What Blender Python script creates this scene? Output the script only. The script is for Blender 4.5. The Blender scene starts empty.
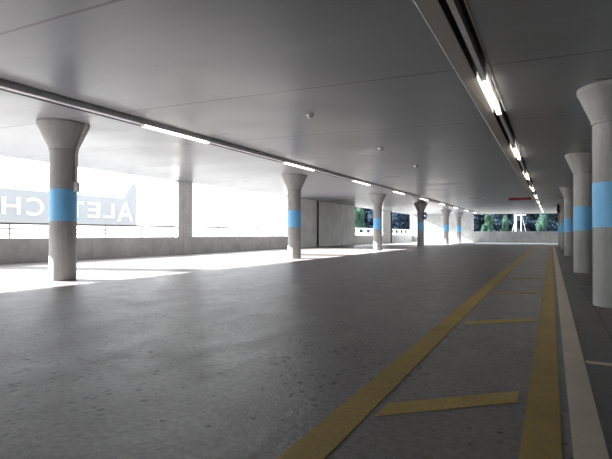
import bpy, bmesh, math, random
from mathutils import Vector, Matrix, noise
random.seed(7)
PI = math.pi
SC = bpy.context.scene
COL = SC.collection

# ------------------------------------------------------------------ materials
def new_mat(name):
    m = bpy.data.materials.new(name); m.use_nodes = True
    nt = m.node_tree
    return m, nt, nt.nodes['Principled BSDF']

def coords(nt, scale=(1, 1, 1)):
    g = nt.nodes.new('ShaderNodeNewGeometry')
    mp = nt.nodes.new('ShaderNodeMapping'); mp.inputs['Scale'].default_value = scale
    nt.links.new(g.outputs['Position'], mp.inputs['Vector'])
    return mp.outputs['Vector']

def noise_n(nt, vec, scale, detail=4, rough=0.6):
    n = nt.nodes.new('ShaderNodeTexNoise')
    n.inputs['Scale'].default_value = scale; n.inputs['Detail'].default_value = detail
    n.inputs['Roughness'].default_value = rough
    nt.links.new(vec, n.inputs['Vector'])
    return n.outputs['Fac']

def ramp(nt, fac, stops):
    r = nt.nodes.new('ShaderNodeValToRGB')
    el = r.color_ramp.elements
    while len(el) < len(stops): el.new(0.5)
    for e, (p, c) in zip(el, stops):
        e.position = p
        e.color = (c, c, c, 1) if isinstance(c, (int, float)) else (*c, 1)
    nt.links.new(fac, r.inputs['Fac'])
    return r.outputs['Color']

def mix(nt, fac, a, b, mode='MIX'):
    n = nt.nodes.new('ShaderNodeMix'); n.data_type = 'RGBA'; n.blend_type = mode
    for s, v in ((n.inputs['Factor'], fac), (n.inputs[6], a), (n.inputs[7], b)):
        if isinstance(v, (int, float)):
            s.default_value = v
        elif isinstance(v, tuple):
            s.default_value = (*v, 1)
        else:
            nt.links.new(v, s)
    return n.outputs[2]

def math_n(nt, op, a, b=0.0, c=None):
    n = nt.nodes.new('ShaderNodeMath'); n.operation = op
    for s, v in zip(n.inputs, (a, b, c)):
        if v is None: continue
        if isinstance(v, (int, float)): s.default_value = v
        else: nt.links.new(v, s)
    return n.outputs[0]

def bump(nt, bsdf, h, strength, dist=0.01):
    b = nt.nodes.new('ShaderNodeBump')
    b.inputs['Strength'].default_value = strength; b.inputs['Distance'].default_value = dist
    nt.links.new(h, b.inputs['Height']); nt.links.new(b.outputs['Normal'], bsdf.inputs['Normal'])

def plain(name, col, rough=0.6, metal=0.0, var=0.12, emit=None):
    m, nt, b = new_mat(name)
    n = noise_n(nt, coords(nt), 9.0)
    c = mix(nt, ramp(nt, n, [(0.3, 0.0), (0.7, 1.0)]), tuple(x * (1 - var) for x in col), tuple(min(1, x * (1 + var)) for x in col))
    nt.links.new(c, b.inputs['Base Color'])
    b.inputs['Roughness'].default_value = rough; b.inputs['Metallic'].default_value = metal
    if emit:
        b.inputs['Emission Color'].default_value = (*emit[0], 1); b.inputs['Emission Strength'].default_value = emit[1]
    return m

def concrete(name, lo, hi, rough=0.75, streak=0.45, boards=0.0, seams=None, pits=True):
    """cast concrete: cloudy tone, water streaks, pin holes, optional seams along y every `seams` metres"""
    m, nt, b = new_mat(name)
    v = coords(nt)
    cloud = noise_n(nt, v, 1.1, 6, 0.65)
    c = mix(nt, ramp(nt, cloud, [(0.3, 0.0), (0.72, 1.0)]), lo, hi)
    if streak:
        s = noise_n(nt, coords(nt, (5.0, 5.0, 0.45) if streak > .4 else (1.6, 1.6, .9)), 1.6, 6, 0.75)
        c = mix(nt, ramp(nt, s, [(0.46, 0.0), (0.72, streak)]), c, tuple(x * 0.62 for x in lo))
    if boards:
        w = nt.nodes.new('ShaderNodeTexWave'); w.wave_type = 'BANDS'; w.bands_direction = 'Z'
        w.inputs['Scale'].default_value = boards; w.inputs['Distortion'].default_value = 0.6
        nt.links.new(v, w.inputs['Vector'])
        c = mix(nt, ramp(nt, w.outputs['Fac'], [(0.0, 0.22), (0.12, 0.0)]), c, tuple(x * 0.6 for x in lo))
    h = noise_n(nt, v, 38, 4)
    if pits:
        vo = nt.nodes.new('ShaderNodeTexVoronoi'); vo.inputs['Scale'].default_value = 5.5
        nt.links.new(v, vo.inputs['Vector'])
        p = ramp(nt, vo.outputs['Distance'], [(0.05, 1.0), (0.085, 0.0)])
        c = mix(nt, math_n(nt, 'MULTIPLY', p, 0.5), c, tuple(x * 0.3 for x in lo))
    if seams:
        sx = nt.nodes.new('ShaderNodeSeparateXYZ'); nt.links.new(v, sx.inputs[0])
        t = math_n(nt, 'ADD', sx.outputs['Y'], 1000 * seams[0] - seams[1])
        f = math_n(nt, 'ABSOLUTE', math_n(nt, 'SUBTRACT', math_n(nt, 'MODULO', math_n(nt, 'ADD', t, seams[0] / 2), seams[0]), seams[0] / 2))
        wob = math_n(nt, 'MULTIPLY', noise_n(nt, v, 6, 3), 0.012)
        l = math_n(nt, 'LESS_THAN', f, math_n(nt, 'ADD', 0.002, wob))
        c = mix(nt, math_n(nt, 'MULTIPLY', l, 0.62), c, tuple(x * 0.35 for x in lo))
    nt.links.new(c, b.inputs['Base Color'])
    b.inputs['Roughness'].default_value = rough
    bump(nt, b, h, 0.12, 0.004)
    return m

M = {}
M['column'] = concrete('column_concrete', (0.30, 0.297, 0.295), (0.42, 0.416, 0.412), 0.7)
M['capital'] = concrete('capital_concrete', (0.28, 0.277, 0.275), (0.38, 0.376, 0.373), 0.7, pits=False)
M['wall'] = concrete('wall_concrete', (0.56, 0.555, 0.54), (0.76, 0.755, 0.74), 0.85, seams=(4.6, 1.75), streak=0.4)
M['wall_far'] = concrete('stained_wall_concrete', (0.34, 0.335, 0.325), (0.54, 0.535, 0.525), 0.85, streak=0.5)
M['blue'] = plain('light_blue_paint', (0.18, 0.50, 0.84), 0.55, var=0.05)
M['steel'] = plain('galvanised_steel', (0.45, 0.45, 0.46), 0.4, 0.7)
M['rail'] = plain('rail_steel', (0.19, 0.185, 0.185), 0.6, 0.1)
M['pipe'] = plain('grey_conduit', (0.58, 0.58, 0.58), 0.5)
M['black'] = plain('black_pipe', (0.012, 0.012, 0.013), 0.6)
M['dark'] = plain('dark_channel', (0.02, 0.019, 0.018), 0.6)
M['trunk'] = plain('trunking_grey', (0.75, 0.75, 0.76), 0.4)
M['lip'] = plain('channel_lip', (0.6, 0.6, 0.58), 0.4, 0.2)
M['lamp'] = plain('lit_diffuser', (0.9, 0.9, 0.88), 0.5, emit=((1.0, 0.94, 0.82), 5.5))
M['lamp_dim'] = plain('lit_diffuser_soft', (0.9, 0.9, 0.88), 0.5, emit=((1.0, 0.96, 0.88), 1.3))
M['white'] = plain('white_paint', (0.78, 0.78, 0.78), 0.5, var=0.03)
M['white_plastic'] = plain('white_plastic', (0.92, 0.92, 0.91), 0.4, var=0.03)
M['red'] = plain('dull_red_paint', (0.24, 0.02, 0.018), 0.5)
M['mirror'] = plain('mirror_glass', (0.35, 0.42, 0.55), 0.08, 0.9)
M['band'] = plain('soffit_strip', (0.40, 0.385, 0.36), 0.55)
M['ground'] = plain('pale_paving', (0.14, 0.14, 0.138), 0.9)
M['pale'] = plain('pale_render', (0.5, 0.5, 0.5), 0.8, var=0.03)
M['mast'] = plain('mast_paint', (0.27, 0.275, 0.28), 0.5, var=0.03)
M['trunk_bark'] = plain('bark', (0.06, 0.045, 0.035), 0.9)

# ceiling: smooth pale slab, slightly glossy, transverse pour joints
def ceiling_mat():
    m, nt, b = new_mat('ceiling_slab')
    v = coords(nt)
    cloud = noise_n(nt, coords(nt, (0.5, 1.6, 1)), 0.8, 6, 0.6)
    c = mix(nt, ramp(nt, cloud, [(0.3, 0.0), (0.7, 1.0)]), (0.275, 0.286, 0.307), (0.368, 0.379, 0.402))
    fine = noise_n(nt, coords(nt, (0.6, 5, 1)), 3.5, 5, 0.7)
    c = mix(nt, ramp(nt, fine, [(0.5, 0.0), (0.75, 0.25)]), c, (0.2, 0.2, 0.2))
    sx = nt.nodes.new('ShaderNodeSeparateXYZ'); nt.links.new(v, sx.inputs[0])
    P = 2.84
    t = math_n(nt, 'ADD', sx.outputs['Y'], 1000 * P - 2.70 + P / 2)
    f = math_n(nt, 'ABSOLUTE', math_n(nt, 'SUBTRACT', math_n(nt, 'MODULO', t, P), P / 2))
    wn = nt.nodes.new('ShaderNodeTexWhiteNoise'); wn.noise_dimensions = '1D'
    nt.links.new(math_n(nt, 'FLOOR', math_n(nt, 'DIVIDE', math_n(nt, 'SUBTRACT', t, P / 2), P)), wn.inputs['W'])
    c = mix(nt, math_n(nt, 'MULTIPLY', wn.outputs['Value'], 0.2), c, (0.22, 0.225, 0.235))      # pours differ a little in tone
    wob = math_n(nt, 'MULTIPLY', noise_n(nt, v, 5, 3), 0.014)
    l = math_n(nt, 'LESS_THAN', f, math_n(nt, 'ADD', 0.012, wob))
    c = mix(nt, math_n(nt, 'MULTIPLY', l, 0.8), c, (0.12, 0.12, 0.12))
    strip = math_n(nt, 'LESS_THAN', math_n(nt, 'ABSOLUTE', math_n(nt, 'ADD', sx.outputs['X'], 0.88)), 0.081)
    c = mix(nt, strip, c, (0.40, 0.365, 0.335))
    nt.links.new(c, b.inputs['Base Color'])
    nt.links.new(ramp(nt, cloud, [(0.3, 0.27), (0.7, 0.40)]), b.inputs['Roughness'])
    b.inputs['Specular IOR Level'].default_value = 0.5
    bump(nt, b, noise_n(nt, v, 14, 4), 0.06, 0.004)
    return m
M['ceiling'] = ceiling_mat()

# floor: sealed dark concrete, a darker bay strip to the right of the white line with open joints
def floor_mat():
    m, nt, b = new_mat('sealed_floor')
    v = coords(nt)
    cloud = noise_n(nt, coords(nt, (1, 0.35, 1)), 0.55, 6, 0.62)
    c = mix(nt, ramp(nt, cloud, [(0.28, 0.0), (0.72, 1.0)]), (0.215, 0.199, 0.197), (0.305, 0.285, 0.283))
    fine = noise_n(nt, v, 26, 5, 0.75)
    c = mix(nt, ramp(nt, fine, [(0.36, 0.55), (0.6, 0.0)]), c, (0.10, 0.094, 0.092))
    wear = noise_n(nt, coords(nt, (1.6, 1.3, 1)), 1.7, 7, 0.75)
    c = mix(nt, ramp(nt, wear, [(0.62, 0.0), (0.80, 0.55)]), c, (0.44, 0.43, 0.44))
    vo = nt.nodes.new('ShaderNodeTexVoronoi'); vo.inputs['Scale'].default_value = 6.5
    nt.links.new(v, vo.inputs['Vector'])
    sp = ramp(nt, vo.outputs['Distance'], [(0.06, 1.0), (0.11, 0.0)])
    c = mix(nt, math_n(nt, 'MULTIPLY', sp, 0.85), c, (0.03, 0.028, 0.027))
    # oily drips near the yellow hatch
    gate = ramp(nt, noise_n(nt, v, 0.9, 2), [(0.47, 0.0), (0.55, 1.0)])
    v2 = nt.nodes.new('ShaderNodeTexVoronoi'); v2.inputs['Scale'].default_value = 15
    nt.links.new(coords(nt, (1, 0.6, 1)), v2.inputs['Vector'])
    dr = math_n(nt, 'MULTIPLY', ramp(nt, v2.outputs['Distance'], [(0.16, 1.0), (0.24, 0.0)]), gate)
    c = mix(nt, math_n(nt, 'MULTIPLY', dr, 0.75), c, (0.03, 0.028, 0.027))
    sx = nt.nodes.new('ShaderNodeSeparateXYZ'); nt.links.new(v, sx.inputs[0])
    right = math_n(nt, 'GREATER_THAN', sx.outputs['X'], 0.2)
    c = mix(nt, math_n(nt, 'MULTIPLY', right, 0.6), c, (0.11, 0.10, 0.095))
    wob = math_n(nt, 'MULTIPLY', noise_n(nt, v, 7, 3), 0.012)
    j1 = math_n(nt, 'LESS_THAN', math_n(nt, 'ABSOLUTE', math_n(nt, 'SUBTRACT', sx.outputs['X'], 0.46)), math_n(nt, 'ADD', 0.001, wob))
    c = mix(nt, math_n(nt, 'MULTIPLY', j1, 0.75), c, (0.02, 0.02, 0.02))
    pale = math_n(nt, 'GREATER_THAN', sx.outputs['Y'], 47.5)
    c = mix(nt, pale, c, (0.46, 0.47, 0.49))  # sunlit strip along the far wall base, put into the floor colour
    nt.links.new(c, b.inputs['Base Color'])
    nt.links.new(ramp(nt, wear, [(0.35, 0.47), (0.70, 0.32)]), b.inputs['Roughness'])
    hh = math_n(nt, 'ADD', noise_n(nt, v, 30, 5, 0.7), math_n(nt, 'MULTIPLY', noise_n(nt, v, 7, 3), 0.8))
    b.inputs['Specular IOR Level'].default_value = 0.28
    bump(nt, b, hh, 0.75, 0.009)
    return m
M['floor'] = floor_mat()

def paint(name, col, under=(0.22, 0.21, 0.20)):
    m, nt, b = new_mat(name)
    v = coords(nt)
    n = noise_n(nt, v, 34, 5, 0.8)
    big = noise_n(nt, v, 1.6, 4)
    c = mix(nt, ramp(nt, big, [(0.3, 0.0), (0.7, 1.0)]), tuple(x * 0.78 for x in col), col)
    c = mix(nt, ramp(nt, n, [(0.33, 0.7), (0.5, 0.0)]), c, under)
    nt.links.new(c, b.inputs['Base Color']); b.inputs['Roughness'].default_value = 0.65
    bump(nt, b, n, 0.25, 0.003)
    return m
M['yellow'] = paint('worn_yellow_paint', (0.54, 0.38, 0.10))
M['yellow2'] = paint('clean_yellow_paint', (0.64, 0.46, 0.14))
M['yellow_faint'] = paint('faint_yellow_paint', (0.42, 0.32, 0.15))
M['line_white'] = paint('worn_white_paint', (0.80, 0.71, 0.58), (0.58, 0.52, 0.44))
M['line_grey'] = paint('worn_grey_paint', (0.45, 0.43, 0.40))

def banner(name, col, t):
    m = bpy.data.materials.new(name); m.use_nodes = True
    nt = m.node_tree; nt.nodes.remove(nt.nodes['Principled BSDF'])
    out = nt.nodes['Material Output']
    d = nt.nodes.new('ShaderNodeBsdfDiffuse'); tr = nt.nodes.new('ShaderNodeBsdfTranslucent')
    n = noise_n(nt, coords(nt), 0.5, 3)
    k = ramp(nt, n, [(0.3, tuple(x * 0.93 for x in col)), (0.7, col)])
    nt.links.new(k, tr.inputs['Color']); nt.links.new(k, d.inputs['Color'])
    mx = nt.nodes.new('ShaderNodeMixShader'); mx.inputs[0].default_value = t
    nt.links.new(d.outputs[0], mx.inputs[1]); nt.links.new(tr.outputs[0], mx.inputs[2])
    nt.links.new(mx.outputs[0], out.inputs['Surface'])
    return m
M['sheet'] = banner('pale_blue_sheet', (0.262, 0.273, 0.288), 0.5)
M['sheet_white'] = banner('white_sheet', (0.75, 0.75, 0.75), 0.6)

def leaf_mat(name, a, b_):
    m, nt, b = new_mat(name)
    c = mix(nt, ramp(nt, noise_n(nt, coords(nt), 0.8, 4), [(0.35, 0.0), (0.65, 1.0)]), a, b_)
    nt.links.new(c, b.inputs['Base Color']); b.inputs['Roughness'].default_value = 1.0
    b.inputs['Specular IOR Level'].default_value = 0.03
    return m
M['leaf_dark'] = leaf_mat('hazy_conifer', (0.011, 0.020, 0.031), (0.019, 0.031, 0.043))  # blue of distance haze is mixed into these leaf colours
M['leaf_mid'] = leaf_mat('hazy_leaf', (0.007, 0.012, 0.022), (0.012, 0.020, 0.029))
M['leaf_green'] = leaf_mat('green_leaf', (0.014, 0.031, 0.027), (0.030, 0.058, 0.040))
M['hill'] = leaf_mat('hazy_hill', (0.008, 0.015, 0.026), (0.014, 0.024, 0.038))  # distance haze is tinted into the hill colour too

# ------------------------------------------------------------------ mesh helpers
def obj(name, bm, mat, parent=None, smooth=False):
    me = bpy.data.meshes.new(name); bm.normal_update(); bm.to_mesh(me); bm.free()
    if smooth:
        for p in me.polygons: p.use_smooth = True
        try: me.set_sharp_from_angle(angle=math.radians(18))
        except Exception: pass
    me.materials.append(M[mat] if isinstance(mat, str) else mat)
    o = bpy.data.objects.new(name, me); COL.objects.link(o)
    if parent: o.parent = parent
    return o

def thing(name, label, cat, loc=(0, 0, 0), rz=0, group=None):
    o = bpy.data.objects.new(name, None); COL.objects.link(o)
    o.location = loc; o.rotation_euler = (0, 0, rz); o.empty_display_size = 0.2
    o['label'] = label; o['category'] = cat
    if group: o['group'] = group
    return o

def tag(o, label, cat, group=None):
    o['label'] = label; o['category'] = cat
    if group: o['group'] = group
    return o

def structure(o):
    o['kind'] = 'structure'; return o

def dup(root, loc, label, group=None, rz=None):
    r = root.copy(); COL.objects.link(r); r.location = loc
    if rz is not None: r.rotation_euler = (0, 0, rz)
    r['label'] = label
    if group: r['group'] = group
    for ch in list(root.children):
        c = ch.copy(); COL.objects.link(c); c.parent = r
        for g in list(ch.children):
            d = g.copy(); COL.objects.link(d); d.parent = c
    return r

def box(bm, x0, x1, y0, y1, z0, z1, bev=0.0):
    r = bmesh.ops.create_cube(bm, size=1.0)
    for v in r['verts']:
        v.co = Vector(((x0 + x1) / 2 + v.co.x * (x1 - x0), (y0 + y1) / 2 + v.co.y * (y1 - y0), (z0 + z1) / 2 + v.co.z * (z1 - z0)))
    if bev:
        es = list({e for v in r['verts'] for e in v.link_edges})
        bmesh.ops.bevel(bm, geom=es, offset=bev, segments=2, affect='EDGES', profile=0.5)
    return bm

def lathe(bm, prof, seg=48, cx=0, cy=0, cap=True):
    rings = []
    for r, z in prof:
        rings.append([bm.verts.new((cx + r * math.cos(2 * PI * k / seg), cy + r * math.sin(2 * PI * k / seg), z)) for k in range(seg)])
    for a, b in zip(rings, rings[1:]):
        for k in range(seg):
            bm.faces.new((a[k], a[(k + 1) % seg], b[(k + 1) % seg], b[k]))
    if cap:
        bm.faces.new(list(reversed(rings[0]))); bm.faces.new(rings[-1])
    return bm

def tube(bm, pts, r, seg=12):
    pts = [Vector(p) for p in pts]
    rings = []
    for i, p in enumerate(pts):
        d = (pts[min(i + 1, len(pts) - 1)] - pts[max(i - 1, 0)]).normalized()
        u = d.cross(Vector((0, 0, 1)))
        if u.length < 1e-3: u = Vector((1, 0, 0))
        u.normalize(); w = d.cross(u)
        rings.append([bm.verts.new(p + r * (math.cos(2 * PI * k / seg) * u + math.sin(2 * PI * k / seg) * w)) for k in range(seg)])
    for a, b in zip(rings, rings[1:]):
        for k in range(seg):
            bm.faces.new((a[k], a[(k + 1) % seg], b[(k + 1) % seg], b[k]))
    bm.faces.new(list(reversed(rings[0]))); bm.faces.new(rings[-1])
    return bm

def poly_slab(bm, pts, z0, z1):
    lo = [bm.verts.new((x, y, z0)) for x, y in pts]; hi = [bm.verts.new((x, y, z1)) for x, y in pts]
    n = len(pts)
    bm.faces.new(list(reversed(lo))); bm.faces.new(hi)
    for k in range(n): bm.faces.new((lo[k], lo[(k + 1) % n], hi[(k + 1) % n], hi[k]))
    bmesh.ops.recalc_face_normals(bm, faces=bm.faces)
    return bm

B = bmesh.new
# ------------------------------------------------------------------ the setting (x across the lanes, y along them)
Y0, Y1 = -12.0, 53.3          # back wall, far wall
XW = -14.2                    # inner face of the wall on the left
XE = 9.0
def zc(x, y):                 # underside of the slab: it falls towards the right, less so far away
    s = -0.0285 + (y - 7) / 46 * 0.0205
    return 3.0 + (y - 5.75) * .0012 + (x + 8.3) * s

CH = [(-6.66, -6.44), (-0.80, -0.615)]      # the two recessed channels
prof = [(-14.45, 0), (-6.66, 0), (-6.66, .1), (-6.44, .1), (-6.44, 0), (-0.984, 0), (-0.966, -.014), (-0.80, -.014),
        (-0.80, .1), (-0.615, .1), (-0.615, 0), (XE + .25, 0)]
bm = B()
rows = []
for k in range(14):
    y = Y0 - .25 + (Y1 + .5 - Y0) * k / 13
    rows.append([bm.verts.new((x, y, zc(x, y) + dz)) for x, dz in prof] + [bm.verts.new((XE + .25, y, 3.6)), bm.verts.new((-14.45, y, 3.6))])
for a, b in zip(rows, rows[1:]):
    n = len(a)
    for k in range(n): bm.faces.new((a[k], b[k], b[(k + 1) % n], a[(k + 1) % n]))
bm.faces.new(rows[0]); bm.faces.new(list(reversed(rows[-1])))
bmesh.ops.recalc_face_normals(bm, faces=bm.faces)
structure(obj('ceiling', bm, 'ceiling'))

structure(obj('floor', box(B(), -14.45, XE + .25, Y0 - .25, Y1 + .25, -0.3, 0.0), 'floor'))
structure(obj('ground', box(B(), -170, 120, -60, 260, -0.9, -0.35), 'ground'))

# left wall: low parapet, then full-height wall, then parapets under two openings
bm = B()
def wl(y0, y1, z1=None):
    x0, x1 = XW - .25, XW
    vs = []
    for y in (y0, y1):
        for x in (x0, x1):
            vs.append(bm.verts.new((x, y, 0.0))); vs.append(bm.verts.new((x, y, (zc(x, y) if z1 is None else z1))))
    a0, a1, b0, b1, c0, c1, d0, d1 = vs
    for f in ((a0, a1, b1, b0), (c0, d0, d1, c1), (a0, c0, c1, a1), (b0, b1, d1, d0), (a1, c1, d1, b1), (a0, b0, d0, c0)):
        bm.faces.new(f)
wl(Y0, 24.6, .74); wl(24.6, 35.6); wl(35.6, 42.7, .75); wl(42.7, 45.3); wl(45.3, Y1, .75)
bmesh.ops.recalc_face_normals(bm, faces=bm.faces)
structure(obj('wall_left', bm, 'wall'))
bm = B()
def wf(x0, x1, z1=None):
    vs = []
    for x in (x0, x1):
        for y in (Y1, Y1 + .25):
            vs.append(bm.verts.new((x, y, 0.0))); vs.append(bm.verts.new((x, y, zc(x, y) if z1 is None else z1)))
    a0, a1, b0, b1, c0, c1, d0, d1 = vs
    for f in ((a0, a1, b1, b0), (c0, d0, d1, c1), (a0, c0, c1, a1), (b0, b1, d1, d0), (a1, c1, d1, b1), (a0, b0, d0, c0)):
        bm.faces.new(f)
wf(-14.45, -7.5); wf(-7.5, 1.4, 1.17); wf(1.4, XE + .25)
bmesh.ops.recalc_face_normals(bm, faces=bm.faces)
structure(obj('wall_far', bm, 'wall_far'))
bm = B()
box(bm, XE, XE + .25, Y0, 22, 0, 2.4); box(bm, XE, XE + .25, 22, Y1, 0, .75)  # far stretch kept low, out of view, to let in added daylight
structure(obj('wall_right', bm, 'capital'))
structure(obj('wall_back', box(B(), -14.45, XE + .25, Y0 - .25, Y0, 0, 2.4), 'capital'))

# concrete wall pillars between the open bays
def pillar(y, label):
    o = obj('wall_pillar', poly_slab(B(), [(XW - .25, y - .45), (XW - .005, y - .45), (XW - .005, y + .45), (XW - .25, y + .45)], .74, zc(XW, y) + .005), 'wall')
    return tag(o, label, 'pillar')
pillar(15.66, 'square grey concrete pillar standing on the low parapet between two open bays')
pillar(6.46, 'concrete pillar on the parapet out of view to the left')
pillar(-2.74, 'concrete pillar on the parapet beside the camera position')

# ------------------------------------------------------------------ round columns with flared capitals
def column(x, y, b0, b1, label, row, r=.238, flare=.225, cap_h=.53):
    H = zc(x, y)
    t = thing('concrete_column', label, 'column', (x, y, 0), 0, row)
    zb = H - cap_h
    obj('shaft', lathe(B(), [(r, 0), (r, zb)], 56), 'column', t, True)
    obj('capital', lathe(B(), [(r + .004, zb - .022), (r + .016, zb - .018), (r + .016, zb + .006), (r + .008, zb + .01), (r + flare - .015, H - .07), (r + flare, H - .05), (r + flare, H + .004)], 64), 'capital', t, True)
    obj('paint_band', lathe(B(), [(r - .01, b0), (r + .003, b0), (r + .003, b1), (r - .01, b1)], 56, cap=False), 'blue', t, True)
    return t, H
LEFT = [(-8.28, 5.75), (-8.24, 14.77), (-8.33, 24.19), (-8.19, 33.0), (-8.38, 43.0), (-8.29, 48.9)]
left_labels = ['nearest left row concrete column with conduit pipe and switch box above its blue band',
               'second left row concrete column, in front of the end of the low parapet',
               'third left row concrete column, in front of the two green wall openings',
               'fourth left row column, dark grey, with a round mirror on its right side',
               'fifth left row column before the sunlit far wall, nearer of the pale pair',
               'sixth left row column before the sunlit far wall, farther of the pale pair']
cols = []
for (x, y), l in zip(LEFT, left_labels):
    cols.append(column(x, y, 1.13, 1.73, l, 'blue banded columns of the left row')[0])
RIGHT = [(.705, 7.0), (.70, 12.75), (.70, 22.1), (.70, 30.6), (.67, 39.9)]
right_labels = ['nearest right row concrete column, cut by the right edge of the picture',
                'second right row concrete column with blue band, partly behind the nearest one',
                'third right row concrete column with blue band, behind the second one',
                'fourth right row column carrying the larger looking round mirror',
                'last right row column seen just before the far parapet']
for (x, y), l in zip(RIGHT, right_labels):
    cols.append(column(x, y, .985, 1.545, l, 'blue banded columns of the right row', .24, .17, .44)[0])

# conduit and switch box on the nearest left column
t = cols[0]; H = zc(-8.28, 5.75)
d0 = Vector((8.28, -5.75, 0)).normalized()            # towards the lane in front
ang = math.radians(54)
dd = Vector((d0.x * math.cos(ang) - d0.y * math.sin(ang), d0.x * math.sin(ang) + d0.y * math.cos(ang), 0))
zb = H - .53
obj('conduit', tube(B(), [dd * .272 + Vector((0, 0, 1.86)), dd * .272 + Vector((0, 0, zb - .05)), dd * .292 + Vector((0, 0, zb + .03)), dd * .455 + Vector((0, 0, H - .07)), dd * .465 + Vector((0, 0, H - .012))], .027), 'pipe', t, True)
bx = box(B(), -.035, .04, -.05, .05, 1.68, 1.87, .008)
bmesh.ops.rotate(bx, verts=bx.verts, cent=(0, 0, 0), matrix=Matrix.Rotation(math.atan2(dd.y, dd.x), 3, 'Z'))
bmesh.ops.translate(bx, verts=bx.verts, vec=dd * .275)
jb = obj('switch_box', bx, 'pipe', t)
kb = box(B(), .0, .03, -.025, .025, -.04, .04, .006)
a2 = math.atan2(dd.y, dd.x) - .9
bmesh.ops.rotate(kb, verts=kb.verts, cent=(0, 0, 0), matrix=Matrix.Rotation(a2, 3, 'Z'))
bmesh.ops.translate(kb, verts=kb.verts, vec=dd * .275 + Vector((math.cos(a2) * .05, math.sin(a2) * .05, 1.73)))
obj('rocker', kb, 'white_plastic', jb)

# round mirrors on three columns
def mirror(x, y, z, s, R, label):
    m = thing('convex_mirror', label, 'mirror', (x, y, z), -.35 if s > 0 else PI - .3)
    p = [(R * .9, 0), (R, .012), (R, .035), (R * .93, .045)]
    hb = lathe(B(), p, 40)
    bmesh.ops.rotate(hb, verts=hb.verts, cent=(0, 0, 0), matrix=Matrix.Rotation(PI / 2, 3, 'Y'))
    bmesh.ops.translate(hb, verts=hb.verts, vec=(.07, 0, 0))
    obj('housing', hb, 'dark', m, True)
    f = lathe(B(), [(R * .92, .045), (R * .7, .075), (R * .4, .095), (R * .1, .102)], 40)
    bmesh.ops.rotate(f, verts=f.verts, cent=(0, 0, 0), matrix=Matrix.Rotation(PI / 2, 3, 'Y'))
    bmesh.ops.translate(f, verts=f.verts, vec=(.07, 0, 0))
    obj('mirror_face', f, 'mirror', m, True)
    obj('bracket', box(B(), 0, .085, -.03, .03, -.03, .03, .005), 'steel', m)
    return m
mirror(-7.945, 33.0, 2.17, 1, .25, 'round mirror on the right side of the dark fourth left row column')
mirror(.45, 30.6, 2.36, -1, .29, 'round dark rimmed mirror on the fourth right row column')
mirror(.425, 39.9, 2.2, -1, .27, 'small looking round mirror on the last right row column')

# ------------------------------------------------------------------ railing on the parapet
def railing(y0, y1, posts, label):
    x = XW - .12
    t = thing('parapet_railing', label, 'railing', (x, y0, .74), 0, 'steel railings on the low parapet')
    for z, r in ((1.185, .036), (1.03, .019), (.885, .019)):
        obj('top_rail' if z > 1.1 else 'wire_rail', tube(B(), [(0, 0.02, z - .74), (0, y1 - y0 - .02, z - .74)], r), 'rail', t, True)
    for p in posts:
        b = box(B(), -.015, .015, p - y0 - .02, p - y0 + .02, .0, .45)
        obj('post', b, 'rail', t)
railing(6.93, 15.19, [7.1, 8.2 + .02, 9.9, 11.6, 13.3, 15.0], 'thin steel railing on the parapet left of the square pillar')
railing(16.13, 24.58, [16.4, 18.1, 19.8, 21.5, 23.2, 24.4], 'thin steel railing on the parapet right of the square pillar')

# downpipes on the left wall
def downpipe(y, label):
    t = thing('drain_pipe', label, 'pipe', (XW, y, 0))
    H = zc(XW, y)
    obj('pipe', tube(B(), [(.065, 0, 0.0), (.065, 0, H - .012)], .055, 16), 'black', t, True)
    for z in (.75, 1.6, 2.45):
        obj('bracket', box(B(), 0, .128, -.066, .066, z - .018, z + .018, .004), 'rail', t)
downpipe(28.65, 'black drain pipe on the bare concrete wall behind the second left column')
downpipe(45.2, 'black drain pipe on the pale pier between the two green openings')

# ------------------------------------------------------------------ light rails and strip lights
def channel_rail(x, drop, w, label, name_group):
    t = thing('light_rail', label, 'light rail', (x, Y0, 0))
    # continuous steel trunking hung in the recess, following the slab
    def strip(x0, x1, z0, z1, mat, nm):
        b = B(); L0 = []
        for k in range(12):
            y = Y0 + .1 + (Y1 - Y0 - .2) * k / 11
            c = zc(x, y)
            L0.append([b.verts.new((u - 0, y - Y0, c + v)) for u, v in ((x0, z0), (x1, z0), (x1, z1), (x0, z1))])
        for p, q in zip(L0, L0[1:]):
            for k in range(4): b.faces.new((p[k], p[(k + 1) % 4], q[(k + 1) % 4], q[k]))
        b.faces.new(list(reversed(L0[0]))); b.faces.new(L0[-1])
        bmesh.ops.recalc_face_normals(b, faces=b.faces)
        return obj(nm, b, mat, t)
    strip(-w / 2, w / 2, -drop, .085, 'trunk', 'trunking')
    a = CH[0] if x < -3 else CH[1]
    strip(a[0] - x + .002, a[1] - x - .002, .086, .098, 'dark', 'channel_liner')
    strip(a[0] - x + .002, a[0] - x + .006, -.001 if x < -3 else -.013, .085, 'dark', 'channel_side')
    strip(a[1] - x - .006, a[1] - x - .002, .0, .085, 'dark', 'channel_side')
    if x < -3: strip(-6.965 - x, -6.89 - x, -.006, -.001, 'dark', 'edge_strip')  # flat dark strip laid for the dark line beside the trunking
    else: strip(a[1] - x - .001, a[1] - x + .008, -.009, -.001, 'lip', 'edge_strip')
    return t
XL, XR = -6.55, -0.71
channel_rail(XL, .085, .10, 'long grey light rail recessed in the ceiling along the left column row', '')
channel_rail(XR, .02, .05, 'long grey light rail recessed in the ceiling above the yellow lane lines', '')
LEN = 1.8
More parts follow.
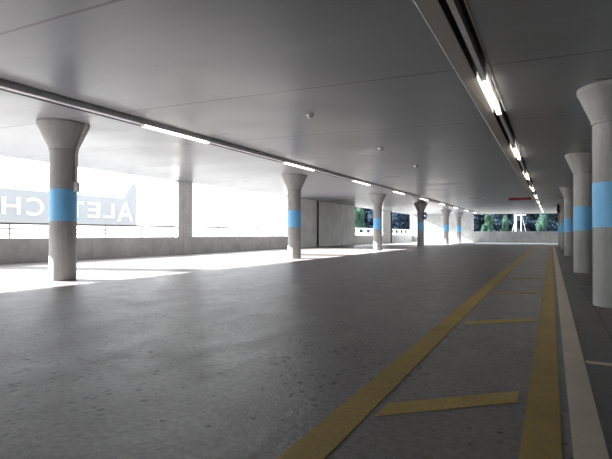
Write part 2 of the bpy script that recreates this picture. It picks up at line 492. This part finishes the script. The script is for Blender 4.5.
def strip_light(x, y, drop, w, hgt, label, group, refl, lo, hi, lamp='lamp'):
    t = thing('strip_light', label, 'light', (x, y + LEN / 2, zc(x, y + LEN / 2) - drop), 0, group)
    t.rotation_euler = (math.atan((zc(x, y + LEN) - zc(x, y)) / LEN), 0, 0)
    obj('diffuser', box(B(), -w / 2, w / 2, -LEN / 2, LEN / 2, -hgt, 0, min(w, hgt) * .2), lamp, t)
    for s in (-1, 1):
        obj('reflector_plate', box(B(), s * refl - .003, s * refl + .003, -LEN / 2, LEN / 2, lo, hi), 'white_plastic', t)
        obj('end_cap', box(B(), -w / 2 - .003, w / 2 + .003, s * (LEN / 2 + .008) - .008, s * (LEN / 2 + .008) + .008, -hgt - .002, 0), 'white_plastic', t)
    return t
ords = ['first', 'second', 'third', 'fourth', 'fifth', 'sixth', 'seventh', 'eighth', 'ninth']
for k in range(9):
    y = 6.1 + 5.03 * k
    strip_light(XL, y, .0855, .085, .035, f'lit strip light, {ords[k]} from the camera on the left light rail', 'strip lights on the left light rail', .104, .087, .167, 'lamp_dim')
for k in range(9):
    y = 5.92 + 5.1 * k
    strip_light(XR, y, .0205, .056, .03, f'lit strip light, {ords[k]} from the camera on the light rail above the yellow lines', 'strip lights on the right light rail', .083, .008, .10)

# smoke detectors
det = [(-3.53, 6.85), (-3.48, 10.3), (-3.5, 13.55), (-3.35, 27.6), (-3.3, 34.4)]
dl = ['nearest white ceiling detector, large and left of the others', 'second nearest white ceiling detector, below the nearest',
      'third nearest white ceiling detector over the mid lane', 'fourth white ceiling detector, left of the red hanging bar',
      'farthest white ceiling detector, a dot below and left of the red bar']
root = None
for (x, y), l in zip(det, dl):
    if root is None:
        root = thing('smoke_detector', l, 'detector', (x, y, zc(x, y)), 0, 'ceiling detectors')
        obj('mounting_base', lathe(B(), [(.055, -.022), (.06, -.018), (.06, .004)], 28), 'white_plastic', root, True)
        obj('sensor_dome', lathe(B(), [(.018, -.058), (.036, -.052), (.046, -.036), (.048, -.024), (.045, -.02)], 28), 'white_plastic', root, True)
    else:
        dup(root, (x, y, zc(x, y)), l)

# red hanging bar
xs, ys = -1.42, 26.1
H = zc(xs, ys)
t = thing('hanging_bar', 'long dull red bar hanging below the ceiling beside the right light rail', 'sign', (xs, ys, H))
obj('bar_panel', box(B(), -.53, .53, -.02, .02, -.26, -.13, .006), 'red', t)
for s in (-1, 1):
    obj('hanger_rod', tube(B(), [(s * .4, 0, -.14), (s * .4, 0, .0)], .006), 'steel', t)

# ------------------------------------------------------------------ painted floor markings
ZP = .0025
def mark(name, pts, mat, label, cat='floor marking', group=None):
    return tag(obj(name, poly_slab(B(), pts, 0.0, ZP), mat), label, cat, group)
def lane(x0, x1, y0, y1): return [(x0, y0), (x1, y0), (x1, y1), (x0, y1)]
mark('lane_line', [(-.962, .6), (-.795, .6), (-.885, 11), (-.90, 46), (-1.07, 46), (-1.055, 11)], 'yellow', 'left one of the two long yellow lane lines, crossing the lower middle', group='yellow lane lines')
mark('lane_line', lane(-.118, .036, .6, 46), 'yellow', 'right one of the two long yellow lane lines, beside the white line', group='yellow lane lines')
mark('lane_line', lane(.077, .203, .6, 36), 'line_white', 'long worn white line right of the yellow lines')
hl = ['nearest short yellow slanted bar between the yellow lane lines', 'second nearest short yellow slanted bar between the lane lines',
      'third short yellow slanted bar, faint, between the lane lines', 'fourth short yellow slanted bar, very faint, far between the lane lines']
for k, l in enumerate(hl):
    y = 2.2 + 2.62 * k
    mark('hatch_bar', [(-.772, y), (-.165, y + .535), (-.168, y + .74), (-.769, y + .205)], ['yellow2', 'yellow2', 'yellow', 'yellow_faint'][k], l, group='yellow hatch bars')
mark('bay_line', lane(.213, 1.9, 3.80, 3.87), 'line_white', 'thin pale bay line at the right edge before the nearest right column', group='bay lines')
mark('bay_line', lane(.213, 1.9, 9.28, 9.35), 'line_grey', 'thin pale bay line between the nearest and second right columns', group='bay lines')

# ------------------------------------------------------------------ outside: sheet with lettering seen from behind
XS = -20.0
t = thing('banner_screen', 'pale blue see-through banner with white mirrored letters outside the parapet', 'banner', (XS, 0, 0))
def ysl(y0, y1, z0, z1, x=-.02, x1=0.0): return box(B(), x, x1, y0, y1, z0, z1)
obj('printed_sheet', ysl(6.0, 17.3, 1.32, 2.75), 'sheet', t)
obj('lower_sheet', ysl(6.0, 18.2, -.35, 1.31), 'sheet_white', t)
bm = B()
pts = [(17.31, 1.32), (18.2, 1.32), (18.2, 3.55), (17.9, 3.55), (17.31, 2.75)]
lo = [bm.verts.new((-.02, a, b)) for a, b in pts]; hi = [bm.verts.new((0, a, b)) for a, b in pts]
bm.faces.new(lo); bm.faces.new(list(reversed(hi)))
for k in range(5): bm.faces.new((lo[k], lo[(k + 1) % 5], hi[(k + 1) % 5], hi[k]))
bmesh.ops.recalc_face_normals(bm, faces=bm.faces)
obj('end_sheet', bm, 'sheet', t)
def letter_mesh(ch, shear=0.0):
    cu = bpy.data.curves.new('letter', 'FONT'); cu.body = ch; cu.size = 1.0; cu.extrude = 0.012; cu.shear = shear; cu.offset = .022
    o = bpy.data.objects.new('tmp', cu); COL.objects.link(o)
    dg = bpy.context.evaluated_depsgraph_get(); dg.update()
    me = bpy.data.meshes.new_from_object(o.evaluated_get(dg))
    bpy.data.objects.remove(o); bpy.data.curves.remove(cu)
    return me
# each letter: span along y and height; it reads from the far side, so from inside it is mirrored
def yfromx(px):
    k = (px - 306) / 467.0
    return XS / ((k * .8874 - .4610) / (k * .4610 + .8874))
for ch, p0, p1, z0, z1, sh in (('H', -2, 17.5, 1.66, 2.42, 0), ('C', 23, 41, 1.64, 2.44, 0), ('S', 47, 61, 1.64, 2.44, 0), ('T', 66, 81, 1.66, 2.42, 0),
                               ('E', 84.5, 97.5, 1.66, 2.42, 0), ('L', 100, 112, 1.66, 2.42, 0), ('A', 114, 131, 1.50, 2.55, .0)):
    y0, y1 = yfromx(p0), yfromx(p1)
    me = letter_mesh(ch, sh)
    xs_ = [v.co.x for v in me.vertices]; ys_ = [v.co.y for v in me.vertices]
    ax, bx_, ay, by = min(xs_), max(xs_), min(ys_), max(ys_)
    for v in me.vertices:
        u = (v.co.x - ax) / (bx_ - ax); w = (v.co.y - ay) / (by - ay)
        v.co = Vector((-.01 + v.co.z * 1.6, y1 + (y0 - y1) * u, z0 + (z1 - z0) * w))
    me.name = 'letter'; me.materials.clear(); me.materials.append(M['sheet_white'])
    o = bpy.data.objects.new('letter', me); COL.objects.link(o); o.parent = t

# white balustrade beyond the two openings
t = thing('balustrade', 'white balustrade with square gaps outside the two green wall openings', 'balustrade', (-16.6, 0, 0))
obj('base_wall', box(B(), -.12, .12, 36, 66, -.35, 1.0), 'pale', t)
obj('top_rail', box(B(), -.14, .14, 36, 66, 1.33, 1.45, .02), 'pale', t)
y = 36.3
while y < 66:
    obj('post', box(B(), -.11, .11, y - .2, y + .2, 1.0, 1.33), 'pale', t)
    y += 2.0

# white frame mast beyond the far parapet
t = thing('white_mast', 'white steel mast with two uprights and slanting stays beyond the far parapet', 'mast', (-3.60, 61, -.35))
obj('upright', box(B(), -.34, -.07, -.13, .15, 0, 3.55, .02), 'mast', t)
obj('upright', box(B(), .36, .48, -.06, .06, 0, 3.55, .02), 'mast', t)
obj('crossbeam', box(B(), -.36, .95, -.12, .12, 3.45, 3.56, .02), 'mast', t)
obj('stay', tube(B(), [(.5, 0, 3.4), (1.25, 0, .0)], .022), 'mast', t, True)
obj('stay', tube(B(), [(-.3, 0, 2.6), (-.95, 0, .0)], .022), 'mast', t, True)

# hillside and trees
bm = B()
nx, ny = 40, 24
gv = [[None] * ny for _ in range(nx)]
for i in range(nx):
    for j in range(ny):
        f = j / (ny - 1); s = i / (nx - 1)
        y = 85 + 150 * f
        x = -.43 * y + (.43 * y + 75) * s
        h = -.5 + 46 * f ** .8 + 2.4 * noise.noise(Vector((x * .07, y * .07, 0)))
        gv[i][j] = bm.verts.new((x, y, h))
for i in range(nx - 1):
    for j in range(ny - 1):
        bm.faces.new((gv[i][j], gv[i + 1][j], gv[i + 1][j + 1], gv[i][j + 1]))
structure(obj('hillside', bm, 'hill', smooth=True))

def crown(kind, seed):
    rnd = random.Random(seed); b = B()
    def leaf(p, s):
        u = Vector((rnd.gauss(0, 1), rnd.gauss(0, 1), rnd.gauss(0, 1))).normalized()
        w = u.orthogonal().normalized()
        w.rotate(Matrix.Rotation(rnd.random() * 6.28, 3, u))
        q = u.cross(w)
        b.faces.new([b.verts.new(p + w * s), b.verts.new(p + q * s * .55), b.verts.new(p - w * s), b.verts.new(p - q * s * .55)])
    if kind == 'cone':
        core = []
        for k in range(15):                              # dense inner foliage
            h = k / 14; R = 2.0 * (1 - h) ** .85 * (.8 + .2 * (k % 2)) + .05
            core.append((R, .3 + h * 11))
        lathe(b, core, 14)
        for _ in range(2400):
            h = rnd.random() ** 1.25
            R = 2.5 * (1 - h) ** .85 * (.75 + .25 * math.sin(h * 40)) + .1
            a = rnd.random() * 6.28; rr = R * (.75 + .3 * rnd.random())
            leaf(Vector((rr * math.cos(a), rr * math.sin(a), .4 + h * 11)), .26 + .2 * rnd.random())
    else:
        blobs = [(rnd.gauss(0, 1.2), rnd.gauss(0, 1.2), 1.6 + k * .62, 1.5 + rnd.random() * .8) for k in range(9)]
        for x, y, z, R in blobs:
            r = bmesh.ops.create_icosphere(b, subdivisions=2, radius=R * .93)
            for v in r['verts']:
                n = noise.noise(v.co * 1.6 + Vector((x, y, z)))
                v.co = v.co * (1 + .22 * n); v.co.z *= .88; v.co += Vector((x, y, z))
            for _ in range(220):
                d = Vector((rnd.gauss(0, 1), rnd.gauss(0, 1), rnd.gauss(0, 1))).normalized() * R * (.9 + .2 * rnd.random())
                leaf(Vector((x, y, z)) + Vector((d.x, d.y, d.z * .88)), .18 + .18 * rnd.random())
    return b
def tree(kind, seed, mat, label, loc, s, group):
    t = thing('hillside_tree', label, 'tree', loc, random.random() * 6, group)
    t.scale = s if isinstance(s, tuple) else (s, s, s)
    obj('crown', crown(kind, seed), mat, t)
    obj('trunk', lathe(B(), [(.2, -.6), (.17, .6), (.15, 2.2)], 10), 'trunk_bark', t, True)
    return t
G1, G2 = 'trees beyond the far parapet', 'trees beyond the left wall openings'
LB1 = 'dark bluish tree on the hillside seen over the far parapet'
LB2 = 'dark bluish tree on the hillside seen through the left wall openings'
pc = tree('cone', 1, 'leaf_dark', LB1, (-8.5, 84, -.4), 1.0, G1)
pr = tree('round', 2, 'leaf_mid', LB1, (-4.5, 88, -.4), 1.0, G1)
def put(p, x, y, s, label, group):
    o = dup(p, (x, y, -.4 + max(0, (y - 85)) * .33), label, group, random.random() * 6); o.scale = (s, s, s * (.9 + .3 * random.random()))
    return o
for i in range(11):
    y = 80 + (i % 3) * 8 + random.random() * 3
    x = y * (-.140 + .172 * i / 12)
    put([pc, pr, pc][i % 3], x, y, .8 + .4 * random.random(), LB1, G1)
for i in range(13):
    y = 82 + (i % 3) * 8 + random.random() * 3
    x = y * (-.385 + .135 * i / 12)
    put([pc, pr][i % 2], x, y, .8 + .4 * random.random(), LB2, G2)
tree('round', 5, 'leaf_green', 'brighter green tree left of centre over the far parapet', (-8.35, 74, -.4), (.24, .24, .55), G1)
tree('round', 6, 'leaf_green', 'pale green tree just left of the white mast over the far parapet', (-6.2, 76, -.4), (.2, .2, .5), G1)
tree('round', 7, 'leaf_green', 'pale green tree right of the white mast over the far parapet', (-1.0, 74, -.4), (.26, .26, .55), G1)
tree('round', 8, 'leaf_green', 'bright green tree at the left edge of the nearer wall opening', (-27.8, 72, -.4), (.36, .36, .75), G2)

# ------------------------------------------------------------------ light
sun = bpy.data.lights.new('sun', 'SUN'); sun.energy = 15.5; sun.angle = math.radians(.53); sun.color = (1.0, .985, .96)
so = bpy.data.objects.new('sun', sun); COL.objects.link(so)
az, el = math.radians(18.8), math.radians(23)
dv = Vector((math.cos(az) * math.cos(el), math.sin(az) * math.cos(el), -math.sin(el)))
so.rotation_euler = dv.to_track_quat('-Z', 'Y').to_euler(); so.location = (-30, 0, 20)
w = bpy.data.worlds.new('sky'); SC.world = w; w.use_nodes = True
bg = w.node_tree.nodes['Background']
bg.inputs['Color'].default_value = (.95, .98, 1.0, 1); bg.inputs['Strength'].default_value = 1.8

# ------------------------------------------------------------------ camera
cam = bpy.data.cameras.new('camera'); co = bpy.data.objects.new('camera', cam); COL.objects.link(co)
cam.sensor_width = 36; cam.lens = 36 * 467 / 612; cam.clip_start = .05; cam.clip_end = 800
th = math.radians(27.73)
co.location = (0, 0, .9)
co.rotation_euler = (math.radians(90 + .49), 0, th)
co.rotation_euler = (Matrix.Rotation(th, 3, 'Z') @ Matrix.Rotation(math.radians(90.49), 3, 'X') @ Matrix.Rotation(math.radians(.12), 3, 'Z')).to_euler()
SC.camera = co

SC.view_settings.view_transform = 'Standard'; SC.view_settings.look = 'None'
SC.view_settings.gamma = 1; SC.view_settings.use_curve_mapping = False
SC.view_settings.exposure = 1.75
SC.cycles.max_bounces = 12; SC.cycles.diffuse_bounces = 8
